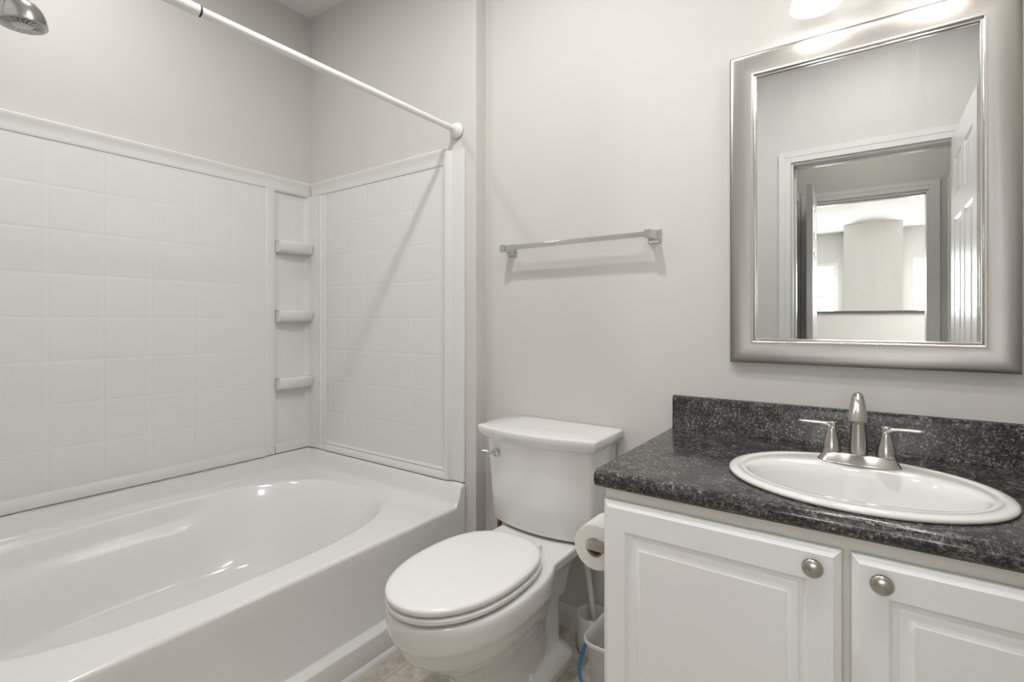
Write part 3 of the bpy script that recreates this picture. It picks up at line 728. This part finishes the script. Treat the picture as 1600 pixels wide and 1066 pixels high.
# ------------------------------------------------------------------ faucet
FC = (-0.018, 1.408, CT+0.0095)
fa = thing('faucet', 'brushed nickel two-handle centerset faucet at the back of the sink', 'faucet', FC)
bm = BM()
def stad(w, d, z, e=3.0, n=64):
    return [(w*math.copysign(abs(math.cos(2*PI*i/n))**(2/e), math.cos(2*PI*i/n)), d*math.copysign(abs(math.sin(2*PI*i/n))**(2/e), math.sin(2*PI*i/n)), z) for i in range(n)]
loft(bm, [stad(.079, .030, 0), stad(.080, .031, .002), stad(.0785, .0295, .004), stad(.068, .0215, .0215), stad(.066, .0195, .0232), stad(.06, .017, .0235)])
obj('base_plate', bm, M['nickel'], fa, auto=40)
for k in (-1, 1):
    bm = BM(); hx = k*0.0515
    lathe(bm, [(0.0188, 0.022), (0.0190, 0.026), (0.0180, 0.036), (0.0160, 0.048), (0.0128, 0.060), (0.0102, 0.070), (0.0094, 0.078), (0.0100, 0.086), (0.0105, 0.089), (0.009, 0.0905), (0.002, 0.091)], (hx, 0, 0), n=32)
    pts = spline([(hx-k*0.003, 0, 0.076), (hx+k*0.006, -0.0005, 0.0835), (hx+k*0.024, -0.003, 0.0868), (hx+k*0.05, -0.006, 0.088), (hx+k*0.068, -0.008, 0.0885)], 6)
    n_ = len(pts); rad = [0.0098-0.0022*i/(n_-1) if i < n_-3 else 0.0075-(i-n_+3)*0.0018 for i in range(n_)]
    fl_ = [1.0-0.62*ss(i/11) for i in range(n_)]
    tube(bm, pts, rad, 20, flat=fl_)
    obj('handle', bm, M['nickel'], fa, auto=50)
bm = BM()
pts = spline([(0, 0.000, 0.022), (0, 0.000, 0.055), (0, -0.001, 0.095), (0, -0.004, 0.125), (0, -0.014, 0.148), (0, -0.034, 0.158), (0, -0.056, 0.149), (0, -0.070, 0.128), (0, -0.078, 0.108)], 6)
n_ = len(pts); rad = []
for i in range(n_):
    t = i/(n_-1); rad.append(0.0185-0.0060*ss(t/0.40)-0.0030*ss((t-0.35)/0.25)+0.0085*ss((t-0.55)/0.45))
tube(bm, pts, rad, 32)
sp_ = obj('spout', bm, M['nickel'], fa, auto=50)
bm = BM(); a_ = Vector(pts[-1]); t_ = (Vector(pts[-1])-Vector(pts[-3])).normalized()
tube(bm, [a_-t_*0.001, a_+t_*0.0022], 0.0190, 32); obj('spout_rim', bm, M['nickel'], fa, auto=40)
bm = BM(); tube(bm, [(0, 0.022, 0.022), (0, 0.022, 0.060)], 0.0028, 12); lathe(bm, [(0.003, 0.060), (0.006, 0.062), (0.006, 0.068), (0.002, 0.071)], (0, 0.022, 0), n=16)
obj('lift_rod', bm, M['nickel'], fa)

# ------------------------------------------------------------------ mirror
MX0, MX1, MZ0, MZ1 = -0.335, 0.287, H-0.121, H+0.777
mir = thing('framed_mirror', 'rectangular wall mirror in wide brushed pewter frame above the sink', 'mirror', ((MX0+MX1)/2, YW, (MZ0+MZ1)/2))
mw, mh = (MX1-MX0)/2, (MZ1-MZ0)/2
def frame(bm, prof):
    loft_r = [[(sx*(mw-i), -0.0005-d, sz*(mh-i)) for sx, sz in ((-1, -1), (1, -1), (1, 1), (-1, 1))] for i, d in prof]
    loft(bm, loft_r, False, False)
bm = BM(); frame(bm, [(0.0, 0.0), (0.0, 0.020), (0.0015, 0.0235), (0.005, 0.0255), (0.012, 0.0262), (0.030, 0.0245), (0.048, 0.0205), (0.0575, 0.0175), (0.0585, 0.010), (0.0585, 0.0)])
obj('frame', bm, M['frame_metal'], mir, auto=40)
bm = BM(); frame(bm, [(0.0575, 0.0), (0.0575, 0.0185), (0.0590, 0.0235), (0.0615, 0.0225), (0.0640, 0.0205), (0.0650, 0.0160), (0.0662, 0.0170), (0.0685, 0.0175), (0.0705, 0.0160), (0.0715, 0.013), (0.0715, 0.0)])
obj('inner_bead', bm, M['bead'], mir, auto=50)
bm = BM(); i1, i2 = 0.0700, 0.0715
box(bm, -mw+i1, mw-i1, -0.0100, -0.004, -mh+i1, mh-i1)
obj('glass', bm, M['mirror'], mir, False)

# ------------------------------------------------------------------ vanity light, toilet ceiling lamp, fixtures for the added fill lights
vl = thing('vanity_light', 'two-shade frosted glass vanity light on the wall above the mirror', 'wall lamp', (0.016, YW, 2.06))
bm = BM(); box(bm, -0.19, 0.19, -0.022, -0.001, -0.035, 0.035); obj('back_plate', bm, M['nickel'], vl, bevel=0.004)
for sx in SHADES:
    x = sx-0.016
    bm = BM(); tube(bm, spline([(x, -0.02, 0.0), (x, -0.07, 0.01), (x, -0.11, 0.0), (x, -0.12, -0.03)]), 0.007, 12); obj('arm', bm, M['nickel'], vl)
    bm = BM(); lathe(bm, [(0.022, -0.035), (0.030, -0.040), (0.040, -0.070), (0.050, -0.105), (0.057, -0.135), (0.059, -0.143), (0.056, -0.143), (0.047, -0.105), (0.037, -0.072), (0.020, -0.042)], (x, -0.12, 0), n=40, cap0=False, cap1=False)
    obj('glass_shade', bm, M['shade'], vl)
def dome(name, label, x, y, r):
    t = thing(name, label, 'ceiling lamp', (x, y, ZC))
    bm = BM(); lathe(bm, [(r+0.01, -0.001), (r+0.01, -0.018), (r, -0.022), (0.02, -0.022)], n=40); obj('rim', bm, M['nickel'], t)
    return t

dome('ceiling_light', 'round flush ceiling lamp over the toilet', CEIL_LAMP[0], CEIL_LAMP[1], 0.09)
t = dome('ceiling_light', 'added wide round ceiling fill light inside the bathroom doorway', ENTRY_FILL[0], ENTRY_FILL[1], 0.15)
bm = BM(); lathe(bm, [(0.15, -0.022), (0.148, -0.036), (0.001, -0.042)], n=40, cap0=False); obj('diffuser', bm, M['shade'], t)  # glowing disc of the added entry fill
dome('ceiling_light', 'added round ceiling fill light over the bathtub', TUB_FILL[0], TUB_FILL[1], 0.09)
dome('ceiling_light', 'added round ceiling fill light in the vestibule outside the bathroom', 0.0, -0.85, 0.09)
dome('ceiling_light', 'added round ceiling fill light in the bright room beyond', 1.7, -3.6, 0.12)

# ------------------------------------------------------------------ toilet paper holder and roll
PX, PZ, PY0, PY1 = -0.552, H-0.548, 1.118, 1.250
th = thing('toilet_paper_holder', 'satin nickel two-post paper holder on the vanity side', 'toilet paper holder', (VX0, (PY0+PY1)/2, PZ))
dy = (PY1-PY0)/2
for k in (-1, 1):
    bm = BM(); y = k*(dy-0.006)
    loft(bm, [[(x, y+a*w, b*h) for a, b in ((-1, -1), (1, -1), (1, 1), (-1, 1))] for x, w, h in ((-0.0005, 0.020, 0.020), (-0.006, 0.020, 0.020), (-0.010, 0.009, 0.0105), (-0.076, 0.0085, 0.0105), (-0.078, 0.0075, 0.0095))])
    obj('post', bm, M['nickel'], th, bevel=0.001)
bm = BM(); tube(bm, [(PX-VX0, -dy+0.013, 0), (PX-VX0, dy-0.013, 0)], 0.0075, 18); obj('roller', bm, M['plastic'], th)
RR = 0.056
tr = thing('toilet_paper_roll', 'white toilet paper roll hanging beside the vanity', 'toilet paper', (PX, (PY0+PY1)/2, PZ-0.012))
bm = BM(); hl = dy-0.018
ring = lambda r, y, n=64: [(r*math.cos(2*PI*i/n), y, r*math.sin(2*PI*i/n)) for i in range(n)]
loft(bm, [ring(0.0235, -hl), ring(RR-0.002, -hl), ring(RR, -hl+0.002), ring(RR, hl-0.002), ring(RR-0.002, hl), ring(0.0235, hl)], False, False)
# loose sheet coming off the top towards the cabinet
sheet = [(RR*math.cos(R(a))*1.005, RR*math.sin(R(a))*1.005) for a in range(150, 60, -10)]+[(0.046, 0.056), (0.062, 0.078)]
loft(bm, [[(x, y, z) for x, z in sheet] for y in (-hl+0.001, hl-0.001)], False, False, closed=False)
obj('paper', bm, M['paper'], tr, auto=40)
bm = BM(); loft(bm, [ring(0.0235, -hl-0.0002), ring(0.020, -hl-0.0002), ring(0.020, hl+0.0002), ring(0.0235, hl+0.0002)], False, False); obj('core', bm, M['card'], tr, auto=40)

# ------------------------------------------------------------------ toilet brush, its holder and a bucket
BX, BYY = -0.755, 1.545
bh = thing('toilet_brush_holder', 'round off-white plastic brush holder on the floor by the wall', 'brush holder', (BX, BYY, 0))
bm = BM(); lathe(bm, [(0.045, 0.0), (0.049, 0.004), (0.053, 0.02), (0.055, 0.05), (0.055, 0.124), (0.054, 0.128), (0.052, 0.128), (0.051, 0.124), (0.050, 0.02), (0.044, 0.008), (0.001, 0.007)], n=44)
obj('cup', bm, M['plastic'], bh)
tbz = thing('toilet_brush', 'white toilet brush standing in the round holder', 'toilet brush', (BX, BYY, 0.009))
tip = Vector((-0.032, -0.006, 0.355))
bm = BM(); a = Vector((0.004, 0.0, 0.09)); tube(bm, [a, a.lerp(tip-Vector((0, 0, 0)), 0.5), tip, tip+Vector((-0.002, 0, 0.012))], [0.0085, 0.0095, 0.0115, 0.007], 18); obj('handle', bm, M['plastic'], tbz)
bm = BM(); lathe(bm, [(0.008, 0.0), (0.026, 0.006), (0.033, 0.025), (0.034, 0.06), (0.028, 0.082), (0.010, 0.094)], n=30)
for v_ in bm.verts: v_.co += Vector((random.uniform(-1, 1), random.uniform(-1, 1), 0))*0.002
obj('bristles', bm, M['bristle'], tbz)

bk = thing('bucket', 'small grey-white plastic caddy with blue handle beside the vanity', 'bucket', (-0.583, 1.395, 0))
bm = BM()
def br(w, d, r, z): return rrect(w, d, r, 7, z)
loft(bm, [br(.058, .095, .03, 0), br(.062, .099, .034, .004), br(.078, .120, .042, .185), br(.084, .126, .046, .190), br(.084, .126, .046, .197), br(.081, .123, .044, .199), br(.076, .118, .040, .194), br(.073, .115, .038, .17), br(.060, .096, .032, .010), br(.03, .05, .02, .006)], True, True)
obj('body', bm, M['plastic'], bk, auto=50); bk.scale = (1, 1, 1.07)
bm = BM(); pts = spline([(-.083, -.060, .178), (-.088, -.085, .150), (-.083, -.118, .118), (-.060, -.140, .098), (0, -.148, .088), (.060, -.140, .098), (.080, -.10, .125), (.083, -.060, .178)], 6)
tube(bm, pts, 0.0052, 12, flat=[0.6]*len(pts)); obj('handle', bm, M['blue'], bk)
